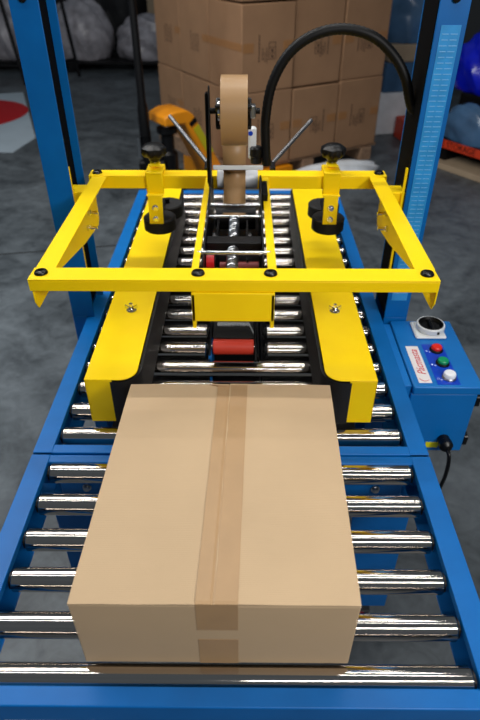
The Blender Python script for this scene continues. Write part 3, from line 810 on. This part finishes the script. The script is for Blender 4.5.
# hydraulic pump
bm = NB(); c0 = jp(.05, 0, -.02)
lathe(bm, [(.03, .12), (.065, .13), (.065, .30), (.045, .32), (.045, .42), (.07, .44), (.07, .47), (.03, .475)], (c0[0], c0[1], 0), 'Z', 20)
obj('pump', bm, BLACK, pj)
bm = NB(); cyl(bm, (c0[0], c0[1], .46), (c0[0], c0[1], .56), .028, 18); obj('ram', bm, CHROME, pj)
bm = NB(); c1 = jp(-.10, 0, 0)
cyl(bm, (c1[0], c1[1], .26), (c1[0], c1[1], .46), .035, 16); bx(bm, c1[0]-.06, c1[0]+.12, c1[1]-.03, c1[1]+.03, .20, .27, .01)
obj('pump_block', bm, BLKSTEEL, pj)
bm = NB(); cyl(bm, (c1[0]-.045, c1[1]-.02, .30), (c1[0]-.045, c1[1]-.02, .43), .014, 12); obj('release_rod', bm, ZINC, pj)
for s in (-.075, .075):
    cw = (c0[0]+s*.8, c0[1]-.0+s*.3)
    bm = NB(); lathe(bm, [(.02, -.028), (.085, -.028), (.09, -.02), (.09, .02), (.085, .028), (.02, .028)], (0, 0, 0), 'X', 26)
    bmesh.ops.transform(bm, matrix=Matrix.Translation((cw[0], cw[1], .09)) @ Matrix.Rotation(.35, 4, 'Z'), verts=bm.verts)
    obj('steer_wheel', bm, RUBBER, pj)
    bm = NB(); lathe(bm, [(.005, -.032), (.045, -.032), (.045, .032), (.005, .032)], (0, 0, 0), 'X', 20)
    bmesh.ops.transform(bm, matrix=Matrix.Translation((cw[0], cw[1], .09)) @ Matrix.Rotation(.35, 4, 'Z'), verts=bm.verts)
    obj('wheel_hub', bm, ZINC, pj)
# handle
bm = NB(); h0 = Vector((c1[0]+.0, c1[1]-.02, .44)); h1 = Vector((c1[0]-.01, c1[1]+.02, 1.27))
tube(bm, [h0, h0.lerp(h1, .2), h0.lerp(h1, .25), h1], [.036, .034, .026, .022], 14)
hd = obj('handle', bm, BLKSTEEL, pj)
bm = NB(); k0 = h1; tube(bm, smooth_path([k0+Vector((0, 0, -.03)), k0+Vector((-.09, 0, .06)), k0+Vector((-.11, 0, .20)), k0+Vector((-.05, 0, .26)), k0+Vector((.05, 0, .26)), k0+Vector((.11, 0, .20)), k0+Vector((.09, 0, .06)), k0+Vector((0, 0, -.03))], 6), .018, 10)
obj('grip_loop', bm, BLACK, hd)

# ------------------------------------------------------------------ floor sheet with red disc
ms = solo('floor_sheet', prism(NB(), [(-2.55, 7.2), (-1.88, 5.4), (-1.95, 4.98), (-2.5, 5.02), (-3.5, 5.5), (-3.7, 6.9)], 'Z', 0.0003, .004), MATW, 'white sheet with a big red disc lying flat on the floor', 'sheet')
bm = NB(); cyl(bm, (-2.84, 6.22, .0042), (-2.84, 6.22, .0052), .62, 64); 
obj('red_disc', bm, MATR, ms, label='red printed disc')

# ------------------------------------------------------------------ wrapped sacks far left
sp = thing('sack_pallet', 'dark low pallet under the plastic-wrapped grey sacks at the far left', 'pallet', (-2.2, 8.85, 0))
for j in range(4): obj('deck_board', bx(NB(), -3.6, -.85, 8.35+j*.28, 8.55+j*.28, .10, .125), BLKSTEEL, sp)
for x in (-3.55, -2.3, -.98): obj('stringer', bx(NB(), x, x+.1, 8.36, 9.38, 0, .099), BLKSTEEL, sp)
for i, (x, y, sx_, sy_, sz_, sd, lab) in enumerate(((-1.27, 8.75, .37, .33, .30, 11, 'plastic-wrapped grey sack at the end nearest the cartons'), (-2.16, 8.75, .39, .36, .42, 12, 'bulky plastic-wrapped grey sack right behind the left post'), (-3.08, 8.75, .39, .33, .5, 13, 'plastic-wrapped grey sack at the left edge, seen beyond the thin black legs'))):
    lump('wrapped_sack', (x, y, .13), (sx_, sy_, sz_), FILM, lab, 'sack', sd, 0, 'grey plastic-wrapped sacks', zmin=.126)
lump('dark_bundle', (-2.2, 10.6, 0), (.62, .4, .8), FILMD, 'dark heaped bundle behind the grey wrapped sacks', 'bundle', 21, 0, zmin=0)
lump('dark_bundle', (-3.75, 10.6, 0), (.70, .4, .8), FILMD, 'dark heaped bundle at the far left corner', 'bundle', 22, 0, zmin=0)
bc = thing('side_carton', 'upright brown carton in shadow between the sacks and the carton stack', 'carton', (-1.28, 10.05, 0))
obj('body', bx(NB(), -1.45, -1.0, 10.1, 10.5, 0, .95), BEIGE, bc, bevel=.01)
obj('lid_seam', bx(NB(), -1.24, -1.2, 10.098, 10.101, .02, .93), TAPEOLD, bc)
# thin black legged stand at the left edge
sd = thing('metal_stand', 'thin black metal stand at the top left edge, left of the post', 'stand', (-2.72, 7.65, 0))
for a, b_ in (((-2.64, 7.6, .0), (-2.78, 7.7, .95)), ((-3.25, 7.6, .0), (-3.1, 7.7, .95)), ((-2.1, 8.1, .0), (-2.2, 8.1, .95))):
    bm = NB(); cyl(bm, a, b_, .022, 12); obj('leg', bm, BLKSTEEL, sd)
bm = NB(); tube(bm, [(-3.1, 7.7, .92), (-2.78, 7.7, .92), (-2.2, 8.1, .92)], .02, 10); obj('top_rail', bm, BLKSTEEL, sd)
bm = NB(); tube(bm, [(-3.21, 7.62, .22), (-2.675, 7.62, .2), (-2.12, 8.1, .2)], .016, 10); obj('stretcher', bm, BLKSTEEL, sd)

# ------------------------------------------------------------------ goods right of the carton stack
G = 'goods piled beyond the right post'
def simple(name, cx, cy, w, d, z0, z1, m, lab, cat, rot=.2, bev=.01, group=None):
    return solo(name, bx(NB(), cx-w/2, cx+w/2, cy-d/2, cy+d/2, z0, z1, bev, rot), m, lab, cat, group)
simple('red_crate', 1.50, 5.38, .18, .26, 0, .18, REDFILM, 'orange-red crate on the floor between the cartons and the scale post', 'crate')
simple('white_carton', 1.38, 5.75, .40, .4, 0, .36, WRAPW, 'white wrapped carton low in the pile beside the brown stack', 'carton')
simple('blue_wrapped_carton', 1.40, 5.75, .40, .4, .362, .60, CLEARB, 'milky blue wrapped carton above the white one', 'carton')
simple('beige_carton', 1.42, 5.75, .40, .4, .602, .74, BEIGE, 'flat beige carton under the blue plastic bag', 'carton')
lump('blue_bag', (1.45, 5.75, .742), (.26, .2, .36), CLEARB, 'blue and white plastic bag on top of the pile beside the brown stack', 'bag', 31, 0, zmin=.741)
# low rack with orange printed strip and blue plastic
e0 = Vector((1.52, 4.76, 0)); ex = Vector((.57, -.82, 0)).normalized(); ey = Vector((.82, .57, 0)).normalized()
wp = thing('wrapped_pallet', 'pallet with black lettered orange strip at the right edge', 'pallet', e0+ex*.6+ey*.4)
def wb(u0, u1, v0, v1, z0, z1, bev=0): return rbox(NB(), u0, u1, v0, v1, z0, z1, e0, ex, ey, bev)
obj('cardboard_sheet', wb(-.02, 1.5, -.05, .9, .0, .045), BEIGE, wp, bevel=.004)
obj('block', wb(.02, .14, .03, .8, .046, .145), BLKSTEEL, wp); obj('block', wb(.9, 1.02, .03, .8, .046, .145), BLKSTEEL, wp)
osx = obj('orange_strip', wb(.0, 1.45, .0, .012, .146, .205), REDFILM, wp, label='orange strip with black lettering')
obj('shelf_board', wb(.0, 1.45, .013, .85, .146, .19), BLKSTEEL, wp)
M = Matrix.Identity(4); M.col[0][:3] = ex; M.col[1][:3] = (0, 0, 1); M.col[2][:3] = -ey; M.col[3][:3] = e0+ex*.26-ey*.001+Vector((0, 0, .176))
textobj('lettering', 'E STORAGE', BLACK, .062, M, osx, 0, .0006)
def wl(name, u, v, z, size, m, lab, cat, seed, rot=0): 
    p = e0+ex*u+ey*v; return lump(name, (p.x, p.y, z), size, m, lab, cat, seed, math.atan2(ex.y, ex.x)+rot, zmin=z)
wl('film_bundle', .23, .13, .191, (.22, .075, .17), CLEARB, 'bundle of milky blue film lying behind the orange strip', 'bundle', 41)
solo('dark_crate', wb(-.01, .70, .25, .80, .191, .50, .01), BLKSTEEL, 'dark crate standing on the lettered pallet under the deep blue film', 'crate')
wl('blue_film_heap', .09, .44, .502, (.30, .20, .27), BLUEBAG, 'heap of shiny deep blue plastic film on the dark crate at the right edge', 'bag', 42)
dc = thing('dark_cabinet', 'dark grey cabinet far behind the scale post at the right edge', 'cabinet', (3.5, 8.4, 0))
obj('body', bx(NB(), 2.6, 4.4, 8.1, 8.7, 0, 1.6, .01), mat('dark_grey_cabinet_paint', (52,54,56), .5), dc)
for k in range(3): obj('door', bx(NB(), 2.62+k*.6, 3.18+k*.6, 8.085, 8.099, .05, 1.55, .004), mat('cabinet_door_paint', (58,60,62), .5), dc)

# ------------------------------------------------------------------ small fittings on the dark floor at right
cc = thing('castor_truck', 'small grey caster lying on the dark floor right of the roller table', 'caster', (.80, .98, 0))
obj('fork', bx(NB(), .76, .83, .96, 1.02, .03, .075, .004), ZINC, cc)
bm = NB(); lathe(bm, [(.01, -.015), (.03, -.015), (.03, .015), (.01, .015)], (.80, .99, .031), 'X', 20); obj('wheel', bm, RUBBER, cc)

# ------------------------------------------------------------------ light
def area(name, loc, size, power, col=(1, 1, 1), target=None, sy=None):
    l = bpy.data.lights.new(name, 'AREA'); l.energy = power; l.color = col
    l.shape = 'RECTANGLE'; l.size = size; l.size_y = sy or size
    o = bpy.data.objects.new(name, l); C.objects.link(o); o.location = loc
    d = Vector(target)-Vector(loc) if target else Vector((0, 0, -1))
    o.rotation_euler = d.to_track_quat('-Z', 'Y').to_euler()
    return o
def strip(name, x, y, z, L, power, col=(1, .98, .95), w=.14, tgt=None):
    return area(name, (x, y, z), L, power, col, tgt, w)
strip('front_fill_near', .7, -.75, 2.4, 1.4, 13, tgt=(0, .9, .8), w=.06)  # added fill to brighten the near-facing yellow parts, not a ceiling tube
strip('tube_lamp_over_table', -.2, .70, 2.8, 2.4, 7, w=.04)
strip('tube_lamp_over_machine', -.2, 1.5, 2.8, 2.4, 21, w=.05)
strip('tube_lamp_behind', -.2, 2.6, 3.0, 2.4, 14, w=.06)
area('lamp_left', (-2.7, 1.7, 3.0), .5, 62, (.88, .95, 1), (-2.3, 2.2, 0), 1.5)
area('stack_fill', (-1.2, 2.4, 3.2), .6, 28, (1, .94, .86), (.2, 4.6, .5), 1.2)  # added fill that lifts the left face of the carton stack
area('lamp_front_right', (1.15, -.45, 1.9), .35, 15, (1, .97, .94), (.3, .9, .8), .35)
W = bpy.data.worlds.new('World'); S.world = W; W.use_nodes = True
bg = W.node_tree.nodes['Background']; bg.inputs['Color'].default_value = (.75, .88, 1, 1); bg.inputs['Strength'].default_value = .12

# ------------------------------------------------------------------ camera
cam = bpy.data.cameras.new('camera'); co = bpy.data.objects.new('camera', cam); C.objects.link(co)
co.location = (.024, 0, 1.54)
co.rotation_euler = (math.radians(90-36.9), 0, math.radians(.45))
cam.sensor_fit = 'VERTICAL'; cam.sensor_height = 36; cam.lens = 577/720*36
cam.clip_start = .02; cam.clip_end = 60
cam.dof.use_dof = True; cam.dof.focus_distance = .98; cam.dof.aperture_fstop = 5.0
S.camera = co
S.view_settings.view_transform = 'Standard'; S.view_settings.look = 'None'
S.view_settings.gamma = 1; S.view_settings.use_curve_mapping = False
S.view_settings.exposure = 0
